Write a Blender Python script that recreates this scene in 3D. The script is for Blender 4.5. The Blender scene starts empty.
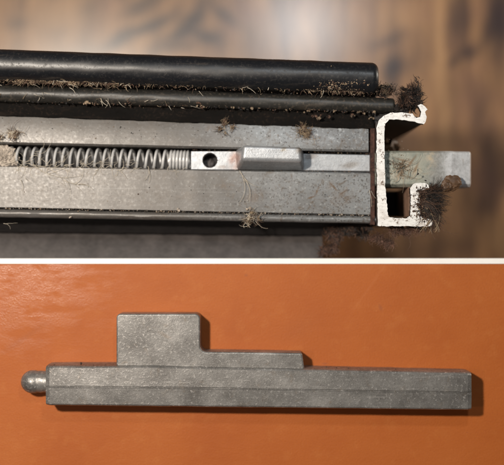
import bpy, bmesh, math, random
from mathutils import Vector, Matrix, noise as mn
random.seed(7)
S = bpy.context.scene
COL = S.collection
CX, CY = 252.0, 232.5
def V(x, y, z=0.0):            # hundredths of a unit, x right, y down, z up
    return Vector(((x-CX)/100.0, (CY-y)/100.0, z/100.0))

# ------------------------------------------------------------------ camera
cam = bpy.data.cameras.new('camera'); camo = bpy.data.objects.new('camera', cam); COL.objects.link(camo)
camo.location = (0, 0, 11.0)
cam.sensor_width = 36; cam.lens = 36*11.0/5.04
cam.clip_start = 0.1; cam.clip_end = 200
cam.dof.use_dof = True; cam.dof.focus_distance = 10.86; cam.dof.aperture_fstop = 0.17
S.camera = camo
# ------------------------------------------------------------------ world
w = bpy.data.worlds.new('World'); S.world = w; w.use_nodes = True
bg = w.node_tree.nodes['Background']; bg.inputs[0].default_value = (1.0, 0.93, 0.86, 1); bg.inputs[1].default_value = 0.045
def area(name, loc, target, size, power, color):
    l = bpy.data.lights.new(name, 'AREA'); l.shape = 'DISK'; l.size = size; l.energy = power; l.color = color
    o = bpy.data.objects.new(name, l); COL.objects.link(o); o.location = loc
    o.rotation_euler = (Vector(target)-Vector(loc)).to_track_quat('-Z', 'Y').to_euler()
    return o
area('key_lamp', (-4.6, 2.6, 11.2), (-0.3, -0.2, 0), 0.75, 1560, (1.0, 0.90, 0.78))
area('ceiling_lamp', (1.3, 5.4, 10.0), (0.6, 1.5, -2), 0.8, 215, (0.90, 0.96, 1.0))
area('side_fill_lamp', (-4.7, -1.2, 10.4), (-1.5, -1, 0), 0.5, 85, (1.0, 0.80, 0.66))  # added weak fill, placed to put gloss on the orange's upper left
area('low_fill_lamp', (8.5, 3.4, -0.9), (2.6, 0.6, -4), 1.4, 320, (1.0, 0.90, 0.78))  # added unseen fill, lifts the sash's shadow on the wood
S.view_settings.view_transform = 'Standard'; S.view_settings.look = 'None'
S.view_settings.exposure = 0.16; S.view_settings.gamma = 1
S.view_settings.use_curve_mapping = False

# ------------------------------------------------------------------ materials
class NT:
    def __init__(s, name):
        s.m = bpy.data.materials.new(name); s.m.use_nodes = True
        s.t = s.m.node_tree; s.b = s.t.nodes['Principled BSDF']
        s.co = s.n('ShaderNodeTexCoord').outputs['Object']
    def n(s, typ, **k):
        x = s.t.nodes.new(typ)
        for a, b in k.items(): setattr(x, a, b)
        return x
    def link(s, a, b): s.t.links.new(a, b)
    def setin(s, node, key, v):
        i = node.inputs[key]
        if hasattr(v, 'is_linked') or isinstance(v, bpy.types.NodeSocket): s.link(v, i)
        else: i.default_value = v
    def mapping(s, sc=(1,1,1), rot=(0,0,0), loc=(0,0,0), vec=None):
        m = s.n('ShaderNodeMapping'); s.link(vec or s.co, m.inputs[0])
        m.inputs['Scale'].default_value = sc; m.inputs['Rotation'].default_value = rot; m.inputs['Location'].default_value = loc
        return m.outputs[0]
    def noise(s, scale, detail=4, rough=0.55, vec=None, dist=0.0):
        x = s.n('ShaderNodeTexNoise'); s.link(vec or s.co, x.inputs['Vector'])
        x.inputs['Scale'].default_value = scale; x.inputs['Detail'].default_value = detail
        x.inputs['Roughness'].default_value = rough; x.inputs['Distortion'].default_value = dist
        return x.outputs['Fac']
    def ramp(s, fac, pts):
        r = s.n('ShaderNodeValToRGB'); s.link(fac, r.inputs[0]); cr = r.color_ramp
        while len(cr.elements) < len(pts): cr.elements.new(0.5)
        for e, (p, c) in zip(cr.elements, pts):
            e.position = p; e.color = (c if isinstance(c, tuple) else (c, c, c)) + (1,)
        return r.outputs[0]
    def mix(s, fac, a, b, mode='MIX'):
        x = s.n('ShaderNodeMix', data_type='RGBA', blend_type=mode)
        s.setin(x, 0, fac)
        for k, v in ((6, a), (7, b)):
            if isinstance(v, tuple): x.inputs[k].default_value = v + (1,)
            else: s.link(v, x.inputs[k])
        return x.outputs[2]
    def math(s, op, a, b=0.0):
        x = s.n('ShaderNodeMath', operation=op); s.setin(x, 0, a); s.setin(x, 1, b); return x.outputs[0]
    def rng(s, v, a, b, c=0.0, d=1.0, interp='SMOOTHSTEP'):
        x = s.n('ShaderNodeMapRange', interpolation_type=interp)
        s.link(v, x.inputs[0])
        for i, q in enumerate((a, b, c, d)): x.inputs[i+1].default_value = q
        return x.outputs[0]
    def bump(s, h, strength, dist=0.01, normal=None):
        x = s.n('ShaderNodeBump'); s.link(h, x.inputs['Height'])
        x.inputs['Strength'].default_value = strength; x.inputs['Distance'].default_value = dist
        if normal: s.link(normal, x.inputs['Normal'])
        return x.outputs[0]
    def spot(s, x, y, rx, ry, ang, vec, soft=0.0):     # soft elliptical patch, 1 in its middle
        m = s.n('ShaderNodeVectorMath', operation='SUBTRACT'); s.link(vec, m.inputs[0]); m.inputs[1].default_value = (x, y, 0)
        r = s.n('ShaderNodeVectorRotate', rotation_type='Z_AXIS'); s.link(m.outputs[0], r.inputs[0]); r.inputs['Angle'].default_value = -ang
        q = s.n('ShaderNodeVectorMath', operation='MULTIPLY'); s.link(r.outputs[0], q.inputs[0]); q.inputs[1].default_value = (1/rx, 1/ry, 0)
        l = s.n('ShaderNodeVectorMath', operation='LENGTH'); s.link(q.outputs[0], l.inputs[0])
        return s.rng(l.outputs['Value'], soft, 1.0, 1.0, 0.0)
    def out(s, color=None, rough=None, metal=None, normal=None, **k):
        for key, v in (('Base Color', color), ('Roughness', rough), ('Metallic', metal), ('Normal', normal)):
            if v is None: continue
            if isinstance(v, tuple): s.b.inputs[key].default_value = v + (1,)
            else: s.setin(s.b, key, v)
        for key, v in k.items(): s.b.inputs[key.replace('_', ' ')].default_value = v
        return s.m

def mat_wood():
    t = NT('polished_wood')
    wob = t.n('ShaderNodeTexNoise'); t.link(t.co, wob.inputs['Vector']); wob.inputs['Scale'].default_value = 1.3; wob.inputs['Detail'].default_value = 3
    dv = t.n('ShaderNodeVectorMath', operation='MULTIPLY_ADD'); t.link(wob.outputs['Color'], dv.inputs[0])
    dv.inputs[1].default_value = (0.25, 0.5, 0); t.link(t.co, dv.inputs[2])
    vec0 = t.n('ShaderNodeVectorMath', operation='SUBTRACT'); t.link(dv.outputs[0], vec0.inputs[0]); vec0.inputs[1].default_value = (0.125, 0.25, 0)
    vec = vec0.outputs[0]
    g1 = t.noise(1.0, 5, 0.6, t.mapping((3.2, 0.55, 1), vec=vec))
    g2 = t.noise(1.0, 6, 0.65, t.mapping((14, 1.6, 1), vec=vec))
    g3 = t.noise(1.6, 4, 0.6, vec)
    c = t.ramp(g1, [(0.28, (0.10, 0.055, 0.032)), (0.45, (0.23, 0.130, 0.066)), (0.6, (0.40, 0.225, 0.105)), (0.78, (0.18, 0.105, 0.065))])
    c = t.mix(t.rng(g2, 0.35, 0.65), c, t.mix(1.0, c, (0.74, 0.72, 0.76), 'MULTIPLY'))
    c = t.mix(t.rng(g3, 0.45, 0.75, 0, 0.45), c, (0.20, 0.105, 0.08))
    def W(x, y): return ((x-CX)/100*1.364, (CY-y)/100*1.364)
    darks = [  # (px, py, rx, ry, angle, strength)  figured dark streaks of the veneer
        (118, 40, .55, .13, .42, 1), (150, 24, .65, .13, .50, 1), (180, 30, .5, .12, .6, .9), (192, 14, .45, .12, .62, 1), (205, 34, .40, .14, -.5, .9), (140, 6, .5, .12, .5, .7), (175, 46, .5, .1, .3, .7),
        (225, 16, .40, .10, -.75, .7), (88, 14, .30, .10, .6, .4), (20, 22, .28, .10, .2, .5), (62, 34, .25, .10, .3, .4),
        (388, 40, .45, .12, .5, .5), (396, 72, .26, .22, .3, .8), (470, 52, .22, .20, .6, .8), (452, 60, .26, .08, .7, .6), (490, 26, .5, .16, 1.2, .7),
        (500, 20, .30, 1.2, 0, .85), (462, 12, .30, .5, 0, .55), (480, 110, .32, .6, 0, .5), (494, 170, .22, .8, 0, .5), (452, 118, .16, .5, .1, .35),
        (486, 200, .25, .25, .4, .4), (440, 250, .8, .2, .1, .3)]
    for (px, py, rx, ry, a, st) in darks:
        x, y = W(px, py)
        m = t.spot(x, y, rx*1.15, ry*1.25, a, vec)
        c = t.mix(t.math('MULTIPLY', m, min(1, st*1.15)), c, (0.030, 0.020, 0.022))
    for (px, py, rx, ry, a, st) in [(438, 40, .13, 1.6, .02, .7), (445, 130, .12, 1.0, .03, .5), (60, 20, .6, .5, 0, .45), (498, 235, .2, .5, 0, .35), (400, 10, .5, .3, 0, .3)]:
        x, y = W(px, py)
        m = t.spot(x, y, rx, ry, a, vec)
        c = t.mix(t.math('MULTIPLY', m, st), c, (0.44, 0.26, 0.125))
    n = t.bump(g2, 0.1, 0.02)
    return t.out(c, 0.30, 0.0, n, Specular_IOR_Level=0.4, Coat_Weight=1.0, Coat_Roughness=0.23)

def mat_orange():
    t = NT('orange_leather')
    big = t.noise(1.1, 4, 0.6)
    mid = t.noise(7, 5, 0.65)
    fine = t.noise(70, 3, 0.7)
    c = t.ramp(big, [(0.3, (0.39, 0.092, 0.010)), (0.55, (0.43, 0.110, 0.014)), (0.75, (0.45, 0.122, 0.019))])
    c = t.mix(t.rng(mid, 0.5, 0.72, 0, 0.22), c, (0.53, 0.19, 0.045))
    c = t.mix(t.rng(fine, 0.3, 0.7, 0, 0.38), c, (0.32, 0.075, 0.014))
    c = t.mix(t.rng(t.noise(45, 2, 0.5), 0.68, 0.76, 0, 0.4), c, (0.24, 0.07, 0.02))
    # crease, running up to the right, and a few marks
    x, y = (372-CX)/100, (CY-288)/100
    c = t.mix(t.math('MULTIPLY', t.spot(x, y, .62, .022, .95, t.co), .05), c, (0.75, 0.34, 0.16))
    for (px, py, rx, ry, a, st) in [(383, 309, .03, .06, .4, .45), (246, 276, .03, .02, 0, .5), (326, 366, .05, .018, 0, .5), (20, 340, .5, .05, .6, .2), (300, 330, .4, .2, .5, .12)]:
        c = t.mix(t.math('MULTIPLY', t.spot((px-CX)/100, (CY-py)/100, rx, ry, a, t.co), st), c, (0.26, 0.075, 0.03))
    smear = t.noise(3.0, 7, 0.74, t.mapping((0.8, 2.2, 1), (0, 0, -0.9)), 0.25)
    shiny = t.math('MULTIPLY', t.rng(smear, 0.44, 0.60), t.spot(-2.45, -0.55, 1.5, 1.1, 0.3, t.co, 0.15))
    rough = t.rng(shiny, 0.0, 1.0, 0.60, 0.22, 'LINEAR')
    fb = t.noise(60, 4, 0.6); n = t.bump(fb, 0.30, 0.008)
    n = t.bump(smear, 0.10, 0.05, n)
    return t.out(c, rough, 0.0, n, Specular_IOR_Level=0.4)

def mat_zinc(name, lo, mid, hi, metal=0.55, rough=0.42, speck=0.5, brown=0.25, bumpy=0.5, extra=()):
    t = NT(name)
    a = t.noise(3.2, 6, 0.68); b = t.noise(34, 5, 0.8); c3 = t.noise(60, 3, 0.7); d = t.noise(8, 5, 0.7, dist=0.8)
    c = t.ramp(a, [(0.30, lo), (0.52, mid), (0.72, hi)])
    c = t.mix(t.rng(b, 0.52, 0.70, 0, speck), c, tuple(min(0.85, q*1.75) for q in hi))
    c = t.mix(t.rng(c3, 0.56, 0.72, 0, 0.55), c, tuple(q*0.45 for q in lo))
    c = t.mix(t.rng(d, 0.55, 0.75, 0, brown), c, (0.20, 0.135, 0.075))
    n = t.bump(b, bumpy*0.45, 0.008); n = t.bump(c3, bumpy*0.35, 0.005, n); n = t.bump(a, bumpy*0.3, 0.02, n)
    sc = t.noise(1, 3, 0.6, t.mapping((2.0, 70, 30), (0, 0, -0.02))); c = t.mix(t.rng(sc, 0.62, 0.78, 0, 0.5), c, tuple(min(0.85, q*1.5) for q in hi))
    for (px, py, rx, ry, an, s_, col) in extra:
        c = t.mix(t.math('MULTIPLY', t.math('MULTIPLY', t.spot((px-CX)/100, (CY-py)/100, rx, ry, an, t.co, .2), s_), t.rng(a, 0.25, 0.55)), c, col)
    return t.out(c, t.rng(b, 0.3, 0.7, rough+0.12, rough-0.12, 'LINEAR'), metal, n)

def mat_sash():
    t = NT('sash_paint')
    a = t.noise(1.4, 5, 0.6, t.mapping((0.7, 1.2, 1))); b = t.noise(30, 4, 0.7); s1 = t.noise(48, 2, 0.5); s2 = t.noise(11, 5, 0.72, dist=1.0)
    st = t.noise(4, 4, 0.6, t.mapping((0.6, 9, 1)))
    c = t.ramp(a, [(0.3, (0.078, 0.071, 0.065)), (0.55, (0.108, 0.100, 0.093)), (0.75, (0.142, 0.137, 0.132))])
    c = t.mix(t.rng(st, 0.45, 0.7, 0, 0.35), c, (0.085, 0.072, 0.062))
    dl = t.noise(1, 3, 0.6, t.mapping((0.5, 60, 30), (0, 0, 0.025))); c = t.mix(t.rng(dl, 0.56, 0.74, 0, 0.28), c, (0.27, 0.265, 0.26))
    hz = t.noise(2.2, 6, 0.75, t.mapping((1.0, 2.0, 1), (0, 0, .4)), 1.5); c = t.mix(t.rng(hz, 0.5, 0.72, 0, 0.5), c, (0.075, 0.060, 0.048))
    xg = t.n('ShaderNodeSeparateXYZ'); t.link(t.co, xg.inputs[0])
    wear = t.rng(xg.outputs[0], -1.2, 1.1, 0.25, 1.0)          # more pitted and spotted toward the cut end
    c = t.mix(t.math('MULTIPLY', t.rng(a, 0.3, 0.65, 0.25, 0.75), t.rng(xg.outputs[0], -0.9, 0.6)), c, (0.29, 0.315, 0.335))  # lamp gloss painted in: paler and bluer toward the cut end
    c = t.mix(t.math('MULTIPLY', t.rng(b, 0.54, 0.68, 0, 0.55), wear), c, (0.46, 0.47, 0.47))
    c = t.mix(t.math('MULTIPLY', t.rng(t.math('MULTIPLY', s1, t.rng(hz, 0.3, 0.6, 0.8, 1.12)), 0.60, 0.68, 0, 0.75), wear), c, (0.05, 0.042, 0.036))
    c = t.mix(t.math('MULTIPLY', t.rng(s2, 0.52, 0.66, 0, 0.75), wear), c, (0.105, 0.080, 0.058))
    for (px, py, rx, ry, an, s_) in [(256, 196, .16, .10, .3, .6), (345, 196, .22, .14, .4, .6), (318, 190, .10, .018, 1.1, 1.6), (312, 197, .07, .015, .3, 1.6), (334, 186, .10, .018, -.8, 1.5), (344, 192, .06, .015, .6, 1.5), (228, 186, .12, .06, 0, .5), (330, 186, .1, .05, .9, .6), (180, 196, .14, .05, 0, .3), (210, 127, .1, .06, 0, .5), (310, 138, .25, .08, 0, .4)]:
        c = t.mix(t.math('MULTIPLY', t.math('MULTIPLY', t.spot((px-CX)/100, (CY-py)/100, rx, ry, an, t.co), s_), t.rng(s2, 0.35, 0.6)), c, (0.13, 0.09, 0.06))
    n = t.bump(b, 0.08, 0.008)
    return t.out(c, t.rng(b, 0.3, 0.7, 0.46, 0.34, 'LINEAR'), 0.15, n)

def mat_rubber(name, base, dust, rough=0.33, amount=0.6, spec=0.5):
    t = NT(name)
    b = t.noise(34, 5, 0.75); a = t.noise(3.0, 5, 0.65, t.mapping((0.6, 2.2, 1))); f = t.noise(1, 4, 0.6, t.mapping((2.5, 22, 8)))
    c = t.ramp(a, [(0.3, base), (0.7, tuple(q*1.5 for q in base))])
    m = t.math('MULTIPLY', t.rng(b, 0.50, 0.66, 0, amount), t.rng(a, 0.36, 0.60))
    c = t.mix(m, c, dust)
    c = t.mix(t.rng(f, 0.55, 0.75, 0, 0.18), c, dust)
    n = t.bump(b, 0.05, 0.008)
    t.b.inputs['Specular IOR Level'].default_value = spec
    return t.out(c, t.rng(b, 0.5, 0.75, rough, rough+0.25, 'LINEAR'), 0.0, n)

def mat_cut():
    t = NT('bright_cut_aluminium')
    b = t.noise(16, 5, 0.75); s = t.noise(1, 3, 0.6, t.mapping((20, 60, 20), (0, 0, 0.7)))
    c = t.ramp(s, [(0.3, (0.66, 0.66, 0.65)), (0.55, (0.86, 0.86, 0.85))])
    g = t.noise(5, 5, 0.7); s2 = t.noise(30, 4, 0.7)
    c = t.mix(t.rng(g, 0.5, 0.68, 0, 0.55), c, (0.42, 0.35, 0.29))
    c = t.mix(t.rng(b, 0.575, 0.63, 0, 0.9), c, (0.13, 0.075, 0.045))
    c = t.mix(t.rng(s2, 0.64, 0.69, 0, 0.9), c, (0.09, 0.06, 0.045))
    return t.out(c, 0.42, 0.15, t.bump(b, 0.3, 0.01))

def mat_plain(name, col, rough=0.6, metal=0.0, var=0.5, sc=12, bump=0.4):
    t = NT(name); a = t.noise(sc, 5, 0.7)
    c = t.ramp(a, [(0.3, tuple(q*(1-var) for q in col)), (0.7, tuple(min(.95, q*(1+var)) for q in col))])
    return t.out(c, rough, metal, t.bump(a, bump, 0.02))

def mat_tongue():
    t = NT('tarnished_tongue')
    a = t.noise(5, 6, 0.72, dist=.6); b = t.noise(34, 4, 0.7); g = t.noise(9, 5, 0.75, dist=1)
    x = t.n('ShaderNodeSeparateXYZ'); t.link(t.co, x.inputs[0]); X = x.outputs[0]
    c = t.ramp(a, [(0.3, (0.17, 0.20, 0.175)), (0.5, (0.33, 0.34, 0.29)), (0.7, (0.46, 0.43, 0.35))])
    g2 = t.noise(14, 6, 0.8); X2 = t.math('ADD', X, t.math('MULTIPLY', g2, .30)); c = t.mix(t.math('MULTIPLY', t.rng(X2, 1.84, 2.02), .8), c, t.ramp(b, [(.35, (0.20, 0.20, 0.195)), (.65, (0.33, 0.33, 0.33))]))
    c = t.mix(t.math('MULTIPLY', t.rng(t.math('ADD', X, t.math('MULTIPLY', g, .25)), 2.00, 2.14), .95), c, t.ramp(g2, [(.3, (0.34, 0.35, 0.36)), (.55, (0.60, 0.62, 0.65))]))  # cleaner tip, painted paler and bluer as if its sloped facet catches light
    left = t.rng(X, 1.35, 1.6, 1, 0)
    c = t.mix(t.math('MULTIPLY', left, t.rng(b, .45, .6, 0, .8)), c, (0.07, 0.085, 0.07))
    c = t.mix(t.rng(g, 0.58, 0.72, 0, 0.55), c, (0.22, 0.15, 0.08))
    c = t.mix(t.math('MULTIPLY', t.spot(1.83, .76, .045, .2, 0, t.co, .2), .0), c, (0.58, 0.50, 0.38))
    c = t.mix(t.math('MULTIPLY', t.math('MULTIPLY', t.spot(1.80, .76, .10, .22, 0, t.co, .1), t.rng(g2, .42, .62)), .8), c, (0.50, 0.42, 0.30))
    for (px, py, rx, ry, an) in [(412, 162, .16, .022, .9), (405, 160, .14, .02, -.3), (417, 168, .12, .02, 1.1), (402, 172, .12, .02, .8)]:
        c = t.mix(t.math('MULTIPLY', t.spot((px-CX)/100, (CY-py)/100, rx, ry, an, t.co), .8), c, (0.20, 0.12, 0.06))
    n = t.bump(b, 0.2, 0.008); n = t.bump(g, 0.2, 0.012, n)
    return t.out(c, 0.42, 0.25, n)
M = dict(
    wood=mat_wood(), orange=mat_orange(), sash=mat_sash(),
    zinc=mat_zinc('cast_zinc', (0.115, 0.110, 0.105), (0.205, 0.200, 0.193), (0.33, 0.322, 0.312), 0.45, 0.40, 0.85, 0.30),
    bright=mat_zinc('bright_zinc', (0.28, 0.30, 0.325), (0.39, 0.41, 0.435), (0.50, 0.52, 0.545), 0.45, 0.38, 0.35, 0.30, extra=[(235, 160, .10, .14, 0, .85, (.26, .13, .09)), (300, 150, .07, .06, .4, .7, (.16, .11, .06)), (283, 150, .05, .03, .4, .7, (.2, .15, .08)), (225, 166, .12, .03, 0, .6, (.2, .15, .12)), (352, 164, .14, .05, .2, .6, (.2, .17, .14)), (312, 155, .1, .05, .2, .6, (.15, .11, .08))]),
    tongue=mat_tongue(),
    rubber=mat_rubber('black_rubber', (0.006, 0.0068, 0.009), (0.16, 0.13, 0.10), 0.37, 0.10),
    rubber2=mat_rubber('dusty_rubber', (0.016, 0.0155, 0.014), (0.16, 0.12, 0.085), 0.42, 0.4),
    lip=mat_rubber('grimy_lip_rubber', (0.004, 0.0034, 0.003), (0.06, 0.04, 0.03), 0.8, 0.3, 0.12),
    darkpaint=mat_plain('dark_bronze_paint', (0.030, 0.022, 0.018), 0.5, 0, 0.6),
    brownpaint=mat_plain('brown_paint', (0.30, 0.18, 0.125), 0.5, 0, 0.3),
    rust=mat_plain('rust', (0.060, 0.026, 0.018), 0.85, 0, 0.85, 22, 1.0),
    black=mat_plain('matt_black', (0.012, 0.010, 0.010), 0.7, 0, 0.5),  # near-black, for recessed parts, the top flange and some crumbs
    cut=mat_cut(),
    lower=mat_plain('dusty_grey_paint', (0.062, 0.054, 0.052), 0.55, 0.05, 0.45, 5, 0.3),
    steel=mat_plain('spring_steel', (0.95, 0.95, 0.95), 0.27, 0.4, 0.25, 9, 0.15),
    white=mat_plain('white_divider', (0.93, 0.92, 0.90), 0.5, 0, 0.03, 6, 0.02),
    block=mat_plain('block_wood', (0.10, 0.06, 0.04), 0.7, 0, 0.3, 3),
    crud=mat_plain('pale_corrosion', (0.46, 0.40, 0.34), 0.8, 0, 0.6, 30, 1.0),
    crumb=mat_plain('tan_crumbs', (0.21, 0.155, 0.105), 0.8, 0, 0.8, 5),
    pale=mat_plain('pale_fibre', (0.55, 0.49, 0.40), 0.7, 0, 0.3, 5),
    tanf=mat_plain('tan_fibre', (0.24, 0.18, 0.115), 0.7, 0, 0.4, 5),
    brownf=mat_plain('brown_fibre', (0.075, 0.040, 0.026), 0.8, 0, 0.6, 6),
    rustf=mat_plain('rusty_fibre', (0.095, 0.047, 0.031), 0.8, 0, 0.6, 6),
    darkf=mat_plain('dark_pile', (0.013, 0.009, 0.0075), 0.75, 0, 0.6, 6),
    leaf=mat_plain('dead_leaf', (0.085, 0.044, 0.020), 0.55, 0, 0.6, 9),
)

# ------------------------------------------------------------------ helpers
def obj(name, bm, mats, parent=None, smooth=True, bevel=0, seg=3, angle=30, **props):
    bmesh.ops.recalc_face_normals(bm, faces=bm.faces[:])
    me = bpy.data.meshes.new(name); bm.to_mesh(me); bm.free()
    for m in (mats if isinstance(mats, (list, tuple)) else [mats]): me.materials.append(M[m])
    if smooth: me.polygons.foreach_set('use_smooth', [True]*len(me.polygons))
    o = bpy.data.objects.new(name, me); COL.objects.link(o)
    if parent: o.parent = parent; o.matrix_parent_inverse = Matrix.Translation(-parent.location)
    if bevel:
        b = o.modifiers.new('bevel', 'BEVEL'); b.width = bevel/100; b.segments = seg; b.limit_method = 'ANGLE'; b.angle_limit = math.radians(angle)
        b.harden_normals = True
    elif smooth:
        me.set_sharp_from_angle(angle=math.radians(angle))
    for k, v in props.items(): o[k] = v
    return o
def thing(name, loc, label, cat, group=None):
    o = bpy.data.objects.new(name, None); COL.objects.link(o); o.location = loc; o.empty_display_size = 0.1
    o['label'] = label; o['category'] = cat
    if group: o['group'] = group
    bpy.context.view_layer.update()
    return o
def box(bm, x0, x1, y0, y1, z0, z1, mat=0):
    vs = [bm.verts.new(V(x, y, z)) for z in (z0, z1) for (x, y) in ((x0, y0), (x1, y0), (x1, y1), (x0, y1))]
    for f in ((0,1,2,3), (4,5,6,7), (0,1,5,4), (1,2,6,5), (2,3,7,6), (3,0,4,7)):
        bm.faces.new([vs[i] for i in f]).material_index = mat
def prism(bm, pts, z0, z1, pts_top=None, mat_side=0, mat_top=0):
    a = [bm.verts.new(V(x, y, z0)) for x, y in pts]; b = [bm.verts.new(V(x, y, z1)) for x, y in (pts_top or pts)]
    n = len(pts)
    bm.faces.new(a).material_index = mat_side; bm.faces.new(b).material_index = mat_top
    for i in range(n):
        bm.faces.new([a[i], a[(i+1) % n], b[(i+1) % n], b[i]]).material_index = mat_side
def nz(x, y, z, s=1.0): return mn.noise(Vector((x*s, y*s, z*s)))
def lin(a, b, x): return a + (b-a)*x/370.0
def loft(bm, prof, x0, x1, n=90, closed=True, jit=0.0, jscale=0.08, endround=0.0, capm=0, zj=True):
    # prof: list of (y at x=0, y at x=370, z); follows the sash from x0 to x1
    rings = []
    xs = [x0 + (x1-x0)*i/n for i in range(n+1)]
    if endround:
        xs = [x for x in xs if x < x1-endround] + [x1-endround*(1-math.sin(k*math.pi/16)) for k in range(9)]
    for x in xs:
        ys = [lin(a, b, x) for a, b, z in prof]; zs = [z for a, b, z in prof]
        cy = (min(ys)+max(ys))/2; cz = (min(zs)+max(zs))/2; k = 1.0
        if endround and x > x1-endround:
            u = (x-(x1-endround))/endround; k = 0.55+0.45*math.sqrt(max(0, 1-u*u))
        r = []
        for j, (y, z) in enumerate(zip(ys, zs)):
            y = cy+(y-cy)*k; z = cz+(z-cz)*k
            dy = jit*nz(x, j*7.3, 1.7, jscale); dz = jit*nz(x, j*7.3, 9.1, jscale) if zj else 0
            r.append(bm.verts.new(V(x, y+dy, z+dz)))
        rings.append(r)
    m = len(prof)
    for a, b in zip(rings, rings[1:]):
        for j in range(m if closed else m-1):
            bm.faces.new([a[j], a[(j+1) % m], b[(j+1) % m], b[j]])
    if closed:
        bm.faces.new(rings[0]); bm.faces.new(rings[-1])
def ell(y0a, y0b, y1a, y1b, zc, rz, n=28, p=2.0):    # closed rounded section between two edge lines
    out = []
    for i in range(n):
        a = 2*math.pi*i/n; c, s = math.cos(a), math.sin(a)
        c = math.copysign(abs(c)**(2/p), c); s = math.copysign(abs(s)**(2/p), s)
        out.append(((y0a+y1a)/2 + c*(y1a-y0a)/2, (y0b+y1b)/2 + c*(y1b-y0b)/2, zc+s*rz))
    return out
def tube(bm, pts, r, sides=4, taper=True, mat=0):    # pts in Vector world units
    rings = []
    for i, p in enumerate(pts):
        d = (pts[min(i+1, len(pts)-1)]-pts[max(i-1, 0)])
        if d.length < 1e-9: d = Vector((1, 0, 0))
        d.normalize(); u = d.cross(Vector((0.13, 0.21, 1))).normalized(); v = d.cross(u)
        rr = r*(1-0.6*i/(len(pts)-1)) if taper else r
        rings.append([bm.verts.new(p+(u*math.cos(2*math.pi*k/sides)+v*math.sin(2*math.pi*k/sides))*rr) for k in range(sides)])
    for a, b in zip(rings, rings[1:]):
        for k in range(sides):
            bm.faces.new([a[k], a[(k+1) % sides], b[(k+1) % sides], b[k]]).material_index = mat
    bm.faces.new(rings[0]).material_index = mat; bm.faces.new(rings[-1]).material_index = mat
def fibre(bm, x, y, z, ang, length, r, curl=0.5, n=7, zamp=2.0, mat=0, sides=4):
    pts = []; a = ang; px, py, pz = x, y, z; k = random.uniform(-curl, curl)
    for i in range(n+1):
        pts.append(V(px, py, pz))
        a += k*0.5 + random.uniform(-curl, curl)*0.35
        px += math.cos(a)*length/n; py += math.sin(a)*length/n; pz += random.uniform(-zamp, zamp)*0.4
    tube(bm, pts, r/100, sides, True, mat)
def crumb(bm, x, y, z, r, mat=0):
    m = Matrix.Translation(V(x, y, z)) @ Matrix.Rotation(random.uniform(0, 6.3), 4, Vector((random.random(), random.random(), random.random()+.1)).normalized()) @ Matrix.Diagonal((random.uniform(.6, 1.5), random.uniform(.5, 1.2), random.uniform(.4, .9), 1))
    res = bmesh.ops.create_icosphere(bm, subdivisions=1, radius=r/100, matrix=m)
    for v in res['verts']:
        v.co += Vector((random.uniform(-1, 1), random.uniform(-1, 1), random.uniform(-1, 1)))*r/100*0.25
        for f in v.link_faces: f.material_index = mat
def blob(bm, x, y, z, rx, ry, rz, amp=0.25, fs=6.0, sub=4, seed=0, mat=0):
    res = bmesh.ops.create_icosphere(bm, subdivisions=sub, radius=1.0)
    for v in res['verts']:
        d = v.co.normalized(); k = 1+amp*mn.fractal(d*fs*0.35+Vector((seed, 0, 0)), 0.6, 2.1, 4)
        v.co = V(x, y, z)+Vector((d.x*rx, d.y*ry, d.z*rz))*k/100
        for f in v.link_faces: f.material_index = mat

# ------------------------------------------------------------------ setting
bm = bmesh.new()
vs = [bm.verts.new((x, y, -4)) for x, y in ((-14, -14), (14, -14), (14, 14), (-14, 14))]; bm.faces.new(vs)
obj('wooden_tabletop', bm, 'wood', kind='structure')
bm = bmesh.new(); box(bm, -150, 700, 264.6, 640, -28, -20)
# the orange sheet lies on a block; the white strip is a divider between the two views
obj('orange_leather_surface', bm, 'orange', smooth=False, kind='structure')
bm = bmesh.new(); box(bm, -150, 700, 258.9, 264.5, -28, -19)
obj('white_divider_strip', bm, 'white', smooth=True, bevel=0.5, kind='structure')
bm = bmesh.new(); box(bm, -110, 660, 300, 600, -400, -28.4)
obj('board_base', bm, 'block', smooth=False, kind='structure')
bm = bmesh.new(); box(bm, -300, 300, 100, 225, -400, -133)
obj('sash_rest', bm, 'block', smooth=False, kind='structure')

# ------------------------------------------------------------------ window sash
sash = thing('window_sash', V(180, 150, -130), 'dirty grey sash rail with black gaskets and a bright sawn end, lying over wood', 'window frame')
XL = -150
# main channel: upper face, slot, lower face, one extrusion each
bm = bmesh.new()
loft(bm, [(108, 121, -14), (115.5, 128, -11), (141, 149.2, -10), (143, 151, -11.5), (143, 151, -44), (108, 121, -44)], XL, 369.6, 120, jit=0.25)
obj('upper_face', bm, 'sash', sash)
bm = bmesh.new()
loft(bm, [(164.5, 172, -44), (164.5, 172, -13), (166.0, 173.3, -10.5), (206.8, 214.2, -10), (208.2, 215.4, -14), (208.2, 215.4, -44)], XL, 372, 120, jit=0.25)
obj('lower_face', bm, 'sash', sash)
bm = bmesh.new()
loft(bm, [(143.4, 151.4, -36), (164.1, 171.6, -36), (164.1, 171.6, -43), (143.4, 151.4, -43)], XL, 369, 40)
obj('slot_floor', bm, 'black', sash)
bm = bmesh.new()
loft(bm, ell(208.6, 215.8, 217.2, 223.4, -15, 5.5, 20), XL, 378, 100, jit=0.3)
obj('edge_bead', bm, 'sash', sash)
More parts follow.
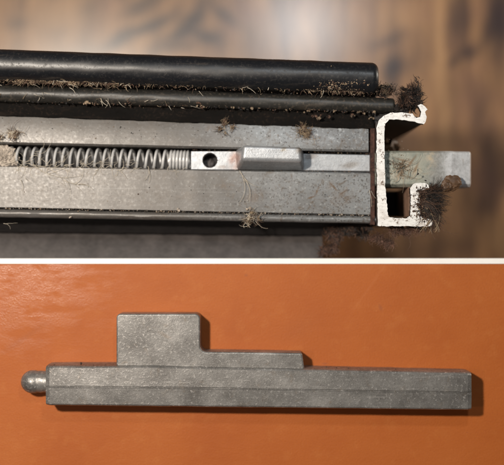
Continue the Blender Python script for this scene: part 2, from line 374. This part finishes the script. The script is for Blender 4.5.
# gaskets
bm = bmesh.new()
loft(bm, ell(49.2, 62.6, 80.5, 93.5, -2, 16, 40, 2.15), XL, 378, 160, jit=0.4, jscale=0.05, endround=6)
obj('bulb_gasket', bm, 'rubber', sash, angle=60)
bm = bmesh.new()
loft(bm, ell(83, 96, 101, 111.5, -12, 9, 28, 2.1), XL, 396, 160, jit=0.5, jscale=0.06, endround=2.5)
obj('strip_gasket', bm, 'rubber2', sash, angle=60)
bm = bmesh.new()
loft(bm, [(99, 111, -15), (108, 121, -12), (114.5, 127.6, -9), (115.2, 128.2, -12), (115.2, 128.2, -20), (99, 111, -34)], XL, 375, 130, jit=1.1, jscale=0.09)
obj('gasket_lip', bm, 'lip', sash)
bm = bmesh.new()
loft(bm, [(70, 84, -18), (100, 113, -18), (100, 113, -130), (70, 84, -130)], XL, 378, 20)
obj('gasket_groove', bm, 'black', sash)
bm = bmesh.new(); box(bm, 376, 388, 104, 122, -130, -16); box(bm, 386, 404, 106, 114.5, -130, -14)
obj('corner_fill', bm, 'black', sash)
# body below: dark recess, lower rail
bm = bmesh.new()
loft(bm, [(100.6, 113.6, -44.5), (213, 221, -44.5), (213, 221, -128), (100.6, 113.6, -128)], XL, 373, 20)
obj('rail_body', bm, 'darkpaint', sash)
bm = bmesh.new()
loft(bm, [(213.5, 221.4, -30), (224, 229, -44), (232, 236, -52), (232, 236, -60), (213.5, 221.4, -60)], XL, 374, 60, jit=0.8)
obj('recess_wall', bm, 'black', sash)
bm = bmesh.new()
loft(bm, [(228, 232, -62), (236, 239, -56), (248, 250, -48), (272, 275, -41), (272, 275, -110), (229, 233, -110)], XL, 326, 80, jit=0.6)
obj('lower_rail', bm, 'lower', sash)

# sawn end of the jamb profile: bright cut on top, painted walls going down
def ragged(pts, amp=0.5, step=3.0):
    out = []
    for i, (x, y) in enumerate(pts):
        x2, y2 = pts[(i+1) % len(pts)]; L = math.hypot(x2-x, y2-y); k = max(1, int(L/step))
        for j in range(k):
            u = j/k; a, b = x+(x2-x)*u, y+(y2-y)*u
            out.append((a+amp*nz(a, b, 3.1, 0.31)*1.6, b+amp*nz(a, b, 8.7, 0.31)*1.6))
    return out
C = [(377.4, 226), (376.7, 190), (376.1, 150), (376.2, 128), (378.2, 121.4), (383, 116.2), (390, 113), (400, 112.8), (412, 114.2), (416, 118.5), (419.5, 117), (421, 112), (418.8, 108.2), (417, 106), (420.5, 104.2), (424.2, 106.6), (427, 109.4), (424.8, 112),
     (426, 117), (425.2, 122), (423, 124.3), (412, 121.6), (398, 119.6), (389, 120.0), (385.2, 124), (383.9, 132), (384.3, 160), (385.3, 190), (387.6, 215), (389.8, 217.6), (406, 218.4), (410, 215.4), (410.2, 196),
     (409.8, 188), (411.8, 184.3), (416, 182.8), (424, 183.0), (427.8, 185), (428.6, 189), (426, 190.8), (421, 190.6), (419.6, 194), (419.4, 214), (421, 217.6), (430, 219.6), (432.4, 222), (431.4, 225.4), (426, 226.6), (400, 226.0), (386, 226.4)]
bm = bmesh.new()
Cr = ragged(C, 0.5, 2.0)
prism(bm, Cr, -5, 3, mat_side=1, mat_top=0)
obj('sawn_edge', bm, ['cut', 'darkpaint'], sash, smooth=False)
def wall(name, pts, z0, z1, mat):
    b = bmesh.new(); prism(b, pts, z0, z1); obj(name, b, mat, sash, smooth=False)
wall('top_flange', [(385.4, 117), (390, 113.6), (400, 113.4), (412, 115), (424.6, 118), (422.6, 123.6), (412, 121.8), (398, 119.8), (386, 119.8)], -250, -5.3, 'black')
b = bmesh.new()
prism(b, [(376.2, 122), (384.8, 118), (384.8, 149.2), (376.2, 149.2)], -135, -5.3)
prism(b, [(376.6, 187.2), (385.4, 187.2), (386.4, 226), (377, 226)], -110, -5.3)
prism(b, [(376.2, 149.6), (384.8, 149.6), (384.8, 186.8), (376.2, 186.8)], -110, -46)
obj('side_wall', b, 'darkpaint', sash, smooth=False)
wall('bottom_flange', [(387, 216.6), (431, 220.4), (430.4, 225.6), (400, 226), (387, 226.4)], -110, -5.3, 'darkpaint')
wall('return_wall', [(409.8, 187), (419, 187), (419, 216.3), (409.8, 216.3)], -110, -5.3, 'brownpaint')
wall('cavity_floor', [(385.6, 187.4), (409.6, 187.4), (409.6, 216), (386.6, 216)], -112, -90, 'black')
b = bmesh.new(); loft(b, [(113, 127.5, -8.0), (218, 224.5, -8.0), (218, 224.5, -44), (113, 127.5, -44)], 371.4, 375.6, 6, jit=0.7, jscale=0.5)
o = obj('rusty_end_strip', b, 'rust', sash); o['label'] = 'narrow rusty brown strip beside the bright sawn edge'
b = bmesh.new(); blob(b, 396, 143, -60, 11, 9, 14, 0.3, 5, 3, 4)
obj('yellowed_sealant', b, 'leaf', sash)

# pile weatherstrips: tufts of hairs
def tuft(bm, cx, cy, cz, spread, n, length, a0, a1, r=0.5, curl=0.35, mat=0, zs=8):
    for i in range(n):
        x = cx+random.gauss(0, spread[0]); y = cy+random.gauss(0, spread[1]); z = cz+random.uniform(-zs, zs)
        fibre(bm, x, y, z, random.uniform(a0, a1), length*random.uniform(.5, 1.15), r*random.uniform(.7, 1.3), curl, 5, 4, random.choice(mat) if isinstance(mat, tuple) else mat, 3)
def clumps(bm, specs, r, mats, per):
    # bent, stuck-together locks: every lock has its own direction, length and lean
    for (x, y, z, a, L) in specs:
        k = random.uniform(-.5, .5); m0 = random.choice(mats); w_ = random.uniform(.7, 2.2)
        for i in range(int(per*random.uniform(.5, 1.4))):
            n = 5; ang = a+random.gauss(0, .13); px, py, pz = x+random.gauss(0, w_), y+random.gauss(0, w_), z+random.uniform(-3, 3); pts = []
            l = L*random.uniform(.45, 1.05); kk = k+random.gauss(0, .25)
            for q in range(n+1):
                pts.append(V(px, py, pz)); px += math.cos(ang)*l/n; py += math.sin(ang)*l/n; pz += random.uniform(-1.4, .8); ang += kk*.5
            tube(bm, pts, r*random.uniform(.6, 1.4)/100, 3, True, m0 if random.random() < .8 else random.choice(mats))
bm = bmesh.new(); G = random.gauss; U = random.uniform
clumps(bm, [(409+G(0, 4), 104+G(0, 2.5), -4+U(-4, 4), U(-2.3, -.7), U(6, 15)) for _ in range(60)], .32, (0, 0, 0, 1), 22)
clumps(bm, [(412+G(0, 4.5), 95+G(0, 5), -2+U(-4, 3), U(0, 6.28), U(3, 7)) for _ in range(60)], .32, (0, 0, 1), 18)
blob(bm, 412, 98, -8, 8, 10, 6, .6, 9, 4, 3)
blob(bm, 402, 108, -8, 9, 5, 5, .5, 8, 4, 5)
obj('upper_pile_strip', bm, ['darkf', 'brownf'], sash)
bm = bmesh.new()
blob(bm, 384, 90, -10, 9, 5, 6, .5, 9, 4, 9)
clumps(bm, [(384+G(0, 5), 90+G(0, 2.5), -6+U(-3, 3), U(0, 6.28), U(2.5, 6)) for _ in range(50)], .3, (0, 0, 1, 2), 14)
for i in range(120): crumb(bm, 384+G(0, 5), 90+G(0, 3), -5, abs(G(0, .6))+.3, random.choice((0, 1, 2)))
obj('gasket_end_fluff', bm, ['darkf', 'brownf', 'crumb'], sash)
bm = bmesh.new()
clumps(bm, [(423+G(0, 2), U(191, 205), U(-6, 3), U(-.05, .75), U(12, 30)) for _ in range(46)], .24, (0, 0, 0, 1), 26)
clumps(bm, [(424+G(0, 3), U(203, 219), U(-6, 2), U(.0, 1.2), U(8, 24)) for _ in range(40)], .24, (0, 0, 0, 1), 24)
clumps(bm, [(422+G(0, 3), U(189, 194), U(0, 4), U(-.35, .1), U(10, 30)) for _ in range(16)], .26, (0, 1, 1), 16)
clumps(bm, [(429+G(0, 5), 218+G(0, 3), U(-4, 3), U(.7, 2.8), U(5, 17)) for _ in range(34)], .24, (1, 1, 2), 12)
clumps(bm, [(420+G(0, 2), U(190, 215), 3, U(0, 6.28), U(2, 5)) for _ in range(50)], .3, (0, 1, 1), 10)
blob(bm, 429, 199, -5, 9, 8, 5, .6, 9, 4, 31)
blob(bm, 432, 208, -6, 8, 8, 5, .6, 9, 4, 37)
for i in range(300): crumb(bm, 423+G(0, 4), 202+G(0, 9), 3, abs(G(0, .6))+.3, random.choice((0, 1, 1, 2)))
for i in range(14):
    fibre(bm, 432+G(0, 8), 215+G(0, 8), 2, U(-.6, 1.6), U(14, 30), .16, .5, 9, 2, 1, 3)
obj('lower_pile_strip', bm, ['darkf', 'brownf', 'tanf'], sash)

# ------------------------------------------------------------------ latch bolt in the slot
bolt = thing('slide_bolt', V(290, 160, -36), 'bright metal slide bolt in the slot, raised thumb block, tongue poking past the sawn end', 'latch bolt')
def bolt_plate():
    bm = bmesh.new(); z1, z0 = -17, -33
    x0, x1, y0, y1 = 190, 238, 150.0, 168.6; hx, hy, hr = 209.3, 159.2, 7.4
    N = 48; ring = []
    for i in range(N):
        a = 2*math.pi*(i+0.5)/N; c, s = math.cos(a), math.sin(a)
        t = min((x1-hx)/c if c > 0 else (x0-hx)/c if c < 0 else 1e9, (y1-hy)/s if s > 0 else (y0-hy)/s)
        ring.append(((hx+hr*c, hy+hr*s), (hx+t*c, hy+t*s)))
    # snap nearest boundary points to the corners
    outer = [list(o) for _, o in ring]
    for cxy in ((x0, y0), (x1, y0), (x1, y1), (x0, y1)):
        k = min(range(N), key=lambda q: (outer[q][0]-cxy[0])**2+(outer[q][1]-cxy[1])**2); outer[k] = list(cxy)
    tb = [[bm.verts.new(V(*p, z)) for p in pts] for pts, z in (([r[0] for r in ring], z1), (outer, z1), (outer, z0), ([r[0] for r in ring], z0))]
    for a, b in zip(tb, tb[1:]+tb[:1]):
        for i in range(N): bm.faces.new([a[i], a[(i+1) % N], b[(i+1) % N], b[i]])
    return bm
obj('drilled_plate', bolt_plate(), 'bright', bolt, bevel=0.5, seg=2, angle=50)
bm = bmesh.new(); blob(bm, 206.5, 161.5, -34, 6.5, 6, 3.5, .3, 8, 3, 8)
obj('hole_light_crescent', bm, 'lower', bolt)  # grey lump low left in the hole, standing in for its lit wall
bm = bmesh.new()
prism(bm, [(238.3, 150.7), (242, 150.8), (371, 153.4), (375, 153.6), (375, 170.6), (242, 169.0), (238.3, 168.6)], -33, -17.4)
obj('slide_bar', bm, 'bright', bolt, bevel=1.2)
bm = bmesh.new()
prism(bm, [(234.5, 148.2), (304.5, 149.4), (305.5, 170.4), (236, 169.6)], -17.1, 9,
      [(243.5, 145.5), (301, 147.6), (301.5, 162.2), (241.5, 160.8)])
obj('thumb_block', bm, 'bright', bolt, bevel=3.4, seg=5)
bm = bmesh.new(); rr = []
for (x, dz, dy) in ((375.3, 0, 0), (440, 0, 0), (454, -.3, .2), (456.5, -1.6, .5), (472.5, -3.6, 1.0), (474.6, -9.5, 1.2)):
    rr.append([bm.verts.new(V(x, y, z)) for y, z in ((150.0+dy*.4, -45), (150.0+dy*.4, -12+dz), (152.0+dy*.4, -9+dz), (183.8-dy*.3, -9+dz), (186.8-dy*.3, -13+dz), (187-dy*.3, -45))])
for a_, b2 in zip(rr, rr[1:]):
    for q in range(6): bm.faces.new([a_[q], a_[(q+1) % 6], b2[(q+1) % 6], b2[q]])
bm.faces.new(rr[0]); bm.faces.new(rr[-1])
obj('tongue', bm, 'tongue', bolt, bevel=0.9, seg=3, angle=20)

# coil spring
spring = thing('coil_spring', V(100, 157, -36), 'silver coil spring lying in the slot left of the drilled bolt plate', 'spring')
bm = bmesh.new(); pts = []; x = -60.0; a = 0.0
def cyl(x): return lin(154.8, 162.4, x)
while x < 188.5:
    pitch = (7.9 if x < 80 else 8.7)+0.9*nz(x, 0, 3, .04) if x < 168 else 3.4
    R = 9.2 + 0.25*math.sin(x*0.13)
    pts.append(V(x, cyl(x)+R*math.cos(a)+0.4*nz(x, 0, 0, .05), -24+R*math.sin(a)))
    a += 2*math.pi/22; x += pitch/22
tube(bm, pts, 1.35/100, 8, False)
obj('spring_wire', bm, 'steel', spring)

# pale corrosion lump at the left end of the spring
bm = bmesh.new(); blob(bm, 0, 158, -17, 13, 12.5, 6, 0.30, 13, 6, 2)
o = obj('corrosion_lump', bm, 'crud'); o['label'] = 'pale crusty lump over the left end of the coil spring'; o['category'] = 'debris'

# ------------------------------------------------------------------ loose bolt on the orange surface
lb = thing('loose_latch_bolt', V(260, 385, -20), 'loose grey cast zinc latch bolt with square block and round nose, lying on orange', 'latch bolt')
def yt(x): return 364.6 + (371.6-364.6)*max(0, (x-150))/320.0 if x > 150 else 364.6
def yb(x): return 403.6 + (408.4-403.6)*(x-48)/422.0
bm = bmesh.new(); rings = []
n = 110
for i in range(n+1):
    x = 47.8+(469.4-47.8)*i/n; t_, b_ = yt(x), yb(x); m_ = t_+(b_-t_)*0.525
    pr = [(t_-0.2, -20), (t_-0.4, -6), (t_-0.1, 8.6), (t_+0.7, 10.6), (t_+2.0, 11.5), (m_-0.9, 12.0), (m_-0.15, 11.1), (m_+0.35, 11.1), (m_+1.1, 12.3), (b_-1.8, 11.6), (b_-0.6, 10.7), (b_+0.2, 8.8), (b_+0.4, -4), (b_+0.2, -20)]
    e = 0
    if i == 0 or i == n: e = 1
    xx = x
    r = []
    for j, (y, z) in enumerate(pr):
        if e: z = z if z < 0 else z-1.4; y = y + (0.5 if j < 6 else -0.5)
        jx = .35*nz(j*3.1, y, 4, .3) if e else 0
        r.append(bm.verts.new(V(xx+jx, y+.35*nz(x, j*5, 2, .06), z)))
    rings.append(r)
    if i == 0 or i == n-1: pass
for a_, b2 in zip(rings, rings[1:]):
    for j in range(len(a_)): bm.faces.new([a_[j], a_[(j+1) % len(a_)], b2[(j+1) % len(b2)], b2[j]])
bm.faces.new(rings[0]); bm.faces.new(rings[-1])
obj('bar', bm, 'zinc', lb, smooth=False)
def rrect(x0, y0, x1, y1, r, n=6, radii=None):
    out = []
    rs = radii or (r, r, r, r)
    for (cx, cy, a0), rr in zip(((x0, y0, math.pi), (x1, y0, 1.5*math.pi), (x1, y1, 0), (x0, y1, .5*math.pi)), rs):
        px = cx+(rr if cx == x0 else -rr); py = cy+(rr if cy == y0 else -rr)
        for i in range(n+1):
            a = a0+math.pi/2*i/n; out.append((px+rr*math.cos(a), py+rr*math.sin(a)))
    return out
bm = bmesh.new()
def arc(cx, cy, r, a0, a1, n=7): return [(cx+r*math.cos(math.radians(a0+(a1-a0)*k/n)), cy+r*math.sin(math.radians(a0+(a1-a0)*k/n))) for k in range(n+1)]
L = [(117.2, 368.0)] + arc(121.4, 317.6, 4.2, 180, 270) + arc(195.6, 318.4, 5.0, 270, 360) + arc(206.4, 345.2, 5.8, 180, 90, 6) + [(240, 351.4), (298, 352.4)] + arc(300.2, 354.4, 2.0, 270, 350, 3) + [(304.6, 371.0), (200, 368.0)]
ring0 = [bm.verts.new(V(x, y, -20)) for x, y in L]; ring1 = []
for x, y in L: ring1.append(bm.verts.new(V(x+.3*nz(x, y, 1, .2), y+.3*nz(x, y, 5, .2), 6.0)))
bm.faces.new(ring0); bm.faces.new(ring1)
for i in range(len(L)): bm.faces.new([ring0[i], ring0[(i+1) % len(L)], ring1[(i+1) % len(L)], ring1[i]])
obj('block_and_rib', bm, 'zinc', lb, bevel=2.2, seg=4, angle=50)
bm = bmesh.new(); prof = []
for k in range(13):
    a = math.pi/2*k/12; prof.append((31.5-11.8*math.cos(a), 11.6*math.sin(a)))
prof += [(34.5, 11.5), (36, 11.0), (37.5, 10.9), (40, 11.2), (43, 10.8), (48.5, 11.2)]
rg = []
for (x, r) in prof:
    rg.append([bm.verts.new(V(x, 382.6+r*math.cos(t)*(1+.02*nz(x, t, 0)), -6.5+r*math.sin(t))) for t in [2*math.pi*q/28 for q in range(28)]])
for a_, b2 in zip(rg, rg[1:]):
    for j in range(28): bm.faces.new([a_[j], a_[(j+1) % 28], b2[(j+1) % 28], b2[j]])
bm.faces.new(rg[-1]); bmesh.ops.remove_doubles(bm, verts=rg[0], dist=1e-4)
obj('round_nose', bm, 'zinc', lb, angle=60)

# ------------------------------------------------------------------ dirt
def lump_of_fibres(name, x, y, z, rx, ry, n, length, label, mats, r=0.45, base=None, cat='lint'):
    # matted lint: several small off-centre wisps of short crossing fibres with grit caught in them
    bm = bmesh.new(); n = int(n*3); length *= .62; r *= .62
    subs = [(x+random.gauss(0, rx*.85), y+random.gauss(0, ry*.85), random.uniform(0, 3.14), random.uniform(.25, .7)) for _ in range(5)]
    for i in range(n):
        sx, sy, sa, sr = random.choice(subs)
        fibre(bm, sx+random.gauss(0, rx*.3*sr*1.6), sy+random.gauss(0, ry*.3*sr*1.6), z+random.uniform(0, 3), sa+random.gauss(0, .5)+random.choice((0, 3.14)), length*random.uniform(.3, 1.1), r*random.uniform(.5, 1.5), 1.0, 6, 1.0, random.randrange(len(mats)), 3)
    for i in range(3):
        fibre(bm, x, y, z+1, random.uniform(0, 6.28), length*2.2, r*.8, .6, 9, 1, random.randrange(len(mats)), 3)
    for i in range(n//2):
        sx, sy, sa, sr = random.choice(subs)
        crumb(bm, sx+random.gauss(0, rx*.35*sr), sy+random.gauss(0, ry*.35*sr), z+random.uniform(0, 2), abs(random.gauss(0, .5))+.3, random.randrange(len(mats)))
    o = obj(name, bm, mats); o['label'] = label; o['category'] = cat
    return o
lump_of_fibres('lint_clump', 305, 135, -7, 6, 6, 46, 12, 'tan lint clump on the grey face just right of the thumb block', ['tanf', 'crumb', 'brownf'])
lump_of_fibres('lint_clump', 224, 126, -8, 5, 4, 30, 9, 'small tan lint clump under the gasket, above the thumb block', ['tanf', 'crumb', 'brownf'])
lump_of_fibres('lint_clump', 254, 216, -7, 5, 8, 34, 15, 'wispy tan lint clump hanging over the lower bead', ['tanf', 'pale', 'brownf'], 0.35)
lump_of_fibres('lint_clump', 12, 135, -7, 6, 3, 50, 14, 'brown lint clump above the left end of the spring', ['brownf', 'crumb', 'pale'])
lump_of_fibres('lint_clump', 334, 245, -36, 9, 10, 330, 12, 'reddish brown fluff at the end of the lower rail', ['brownf', 'darkf', 'rustf'], 0.6)
lump_of_fibres('lint_clump', 410, 236, -10, 14, 8, 300, 12, 'reddish brown fluff below the bright sawn bottom flange', ['brownf', 'rustf', 'rustf'], 0.45)
lump_of_fibres('lint_clump', 402, 166, -7, 8, 6, 12, 20, 'tan curled fibres lying on the protruding tongue', ['tanf', 'crumb'], 0.55)
lump_of_fibres('lint_clump', 362, 231, -34, 14, 3, 120, 10, 'black fluff under the bead near the sawn end', ['darkf', 'darkf', 'brownf'], 0.6)
# dead leaf flake by the tongue
bm = bmesh.new(); blob(bm, 452.5, 182.5, 0, 8.5, 7.5, 2.5, 0.28, 4, 4, 11)
blob(bm, 447, 186, 1, 6, 6.5, 3, 0.25, 4, 4, 21)
o = obj('brown_flake', bm, 'leaf'); o['label'] = 'brown dead leaf flake stuck to the lower edge of the tongue'; o['category'] = 'debris'
# single fibres
bm = bmesh.new()
for (x, y, a, L, c) in [(30, 163, .7, 46, .35), (26, 166, .2, 60, .25), (46, 172, -.25, 34, .3), (18, 160, .9, 24, .3), (96, 162, .3, 22, .4), (60, 178, .5, 30, .3), (76, 184, -.4, 22, .3), (118, 170, 0.1, 16, .4), (145, 165, 1.0, 18, .35),
                        (50, 168, .3, 26, .6), (240, 172, 1.1, 30, .3), (246, 178, .8, 26, .5), (35, 152, 0.2, 30, .5), (20, 178, .9, 12, .4),
                        (2, 222, -.1, 12, .6), (372, 190, 1.3, 24, .3)]:
    for k in range(2):
        fibre(bm, x+random.uniform(-3, 3), y+random.uniform(-2, 2), -8, a+random.uniform(-.2, .2), L*random.uniform(.7, 1.1), random.uniform(.13, .28), c, 12, 1.0)
for i in range(110):
    x = random.choice([random.gauss(35, 22), random.uniform(10, 188), random.gauss(105, 18)])
    if x < 5: continue
    fibre(bm, x, lin(165, 171, x)+random.gauss(0, 3), -10, random.gauss(0, .6)+random.choice((0, 3.14)), random.uniform(4, 16), random.uniform(.12, .28), .9, 7, 1.4, 0, 3)
obj('pale_fibres', bm, 'pale', kind='stuff')
bm = bmesh.new()
for i in range(60):
    x = random.choice([random.uniform(0, 120), random.uniform(40, 130), random.uniform(0, 370)])
    fibre(bm, x, lin(80, 92, x)+random.gauss(0, 3.5), 8-abs(random.gauss(0, 4)), random.gauss(0.2, 0.7), random.uniform(2, 11), random.uniform(.14, .36), .35, 6, 1.2, random.choice((0, 3, 3)))
for i in range(26):
    x = random.uniform(0, 200)
    fibre(bm, x, lin(96, 108, x)+random.gauss(0, 3), -2, random.gauss(0.6, 0.7), random.uniform(2, 11), random.uniform(.14, .36), .35, 6, 1.2, random.choice((0, 3, 3)))
for i in range(900):
    x = random.choice([random.gauss(30, 14), random.gauss(68, 12), random.gauss(100, 16), random.uniform(0, 378), random.gauss(340, 18)])
    if x > 376: continue
    fibre(bm, x, lin(80, 91.5, x)+random.gauss(0, 2.0), 4.5, random.gauss(0, .9)+random.choice((0, 3.14)), random.uniform(2, 6), random.uniform(.16, .34), 1.0, 4, 1.0, random.choice((0, 1, 1, 2)), 3)
obj('gasket_fibres', bm, ['tanf', 'brownf', 'crumb', 'pale'], kind='stuff')
# crumbs caught in the crevices
bm = bmesh.new()
for i in range(1500):
    x = random.choice([random.uniform(-10, 150), random.uniform(-10, 378)])
    d = max(-6, random.gauss(0, 2.2)); crumb(bm, x, lin(79, 91, x)+d*.9, 3-abs(d)*1.1, abs(random.gauss(0, .45))+.25, random.choice((0, 0, 1, 2)))
for i in range(260):
    x = random.gauss(345, 14)
    if x < 376: d = abs(random.gauss(0, 6)); crumb(bm, x, lin(91, 90.5, x)-d, 7+min(d, 6)*.9, abs(random.gauss(0, .5))+.3, random.choice((0, 0, 2)))
for i in range(520):
    x = random.uniform(-10, 378); crumb(bm, x, lin(98.5, 110.5, x)+random.gauss(0, 1.6), -7.0, abs(random.gauss(0, .6))+.25, random.choice((0, 1, 1, 2)))
for (x, y, r) in [(84, 103, 2.6), (88, 102, 2), (94, 103, 1.4), (126, 102, 1.5), (198, 103, 2), (202, 106, 1.5), (314, 116, 3), (318, 118, 2.2), (330, 116, 2), (352, 115, 2.4), (372, 117, 1.6)]:
    for k in range(5): crumb(bm, x+random.gauss(0, 2), y+random.gauss(0, 1), -4, r*random.uniform(.3, .8), random.choice((0, 2)))
for i in range(420):
    x = random.choice([random.uniform(0, 372), random.uniform(230, 372)]); y = random.choice([lin(random.uniform(117, 141), random.uniform(129, 149), x), lin(random.uniform(167, 206), random.uniform(174, 213), x)])
    crumb(bm, x, y, -9.8, abs(random.gauss(0, .22))+.16, random.choice((0, 1, 1, 2)))
for i in range(700):
    x = random.uniform(190, 372); crumb(bm, x, random.choice([lin(143.6, 151.8, x), lin(163.2, 171.2, x)])+random.gauss(0, .5), -18, abs(random.gauss(0, .35))+.15, random.choice((1, 1, 2, 0)))
for i in range(60):
    a = random.uniform(0, 6.28); crumb(bm, 209.3+7.6*math.cos(a), 159.2+7.6*math.sin(a), -17.2, abs(random.gauss(0, .3))+.15, random.choice((1, 2)))
for i in range(420):
    x = random.uniform(0, 372); crumb(bm, x, lin(208, 215.4, x)+random.gauss(0, .5), -10, abs(random.gauss(0, .3))+.15, random.choice((0, 1, 3)))
for i in range(150):
    a = random.uniform(0, 6.28); crumb(bm, 394+random.gauss(0, 9), 164+random.gauss(0, 9), -9, abs(random.gauss(0, .4))+.2, random.choice((0, 2, 3)))
for (x, y) in [(177, 209), (178, 210), (247, 209), (250, 208), (69, 217)]: crumb(bm, x, y, -8, 1.5, 3)
obj('dirt_crumbs', bm, ['crumb', 'black', 'brownf', 'crud'], smooth=False, kind='stuff')
bm = bmesh.new()
for i in range(60):
    x = random.uniform(50, 468); crumb(bm, x, yt(x)-0.2+random.gauss(0, .4), 5, random.uniform(.2, .55), 0)
for (x, y, r) in [(82, 363, 1.2), (326, 366.4, 1.1), (336, 367, 1), (348, 367.5, .8), (395, 368.5, .8)]: crumb(bm, x, y, 6, r, 0)
obj('loose_bolt_grit', bm, ['brownf'], smooth=False, kind='stuff')
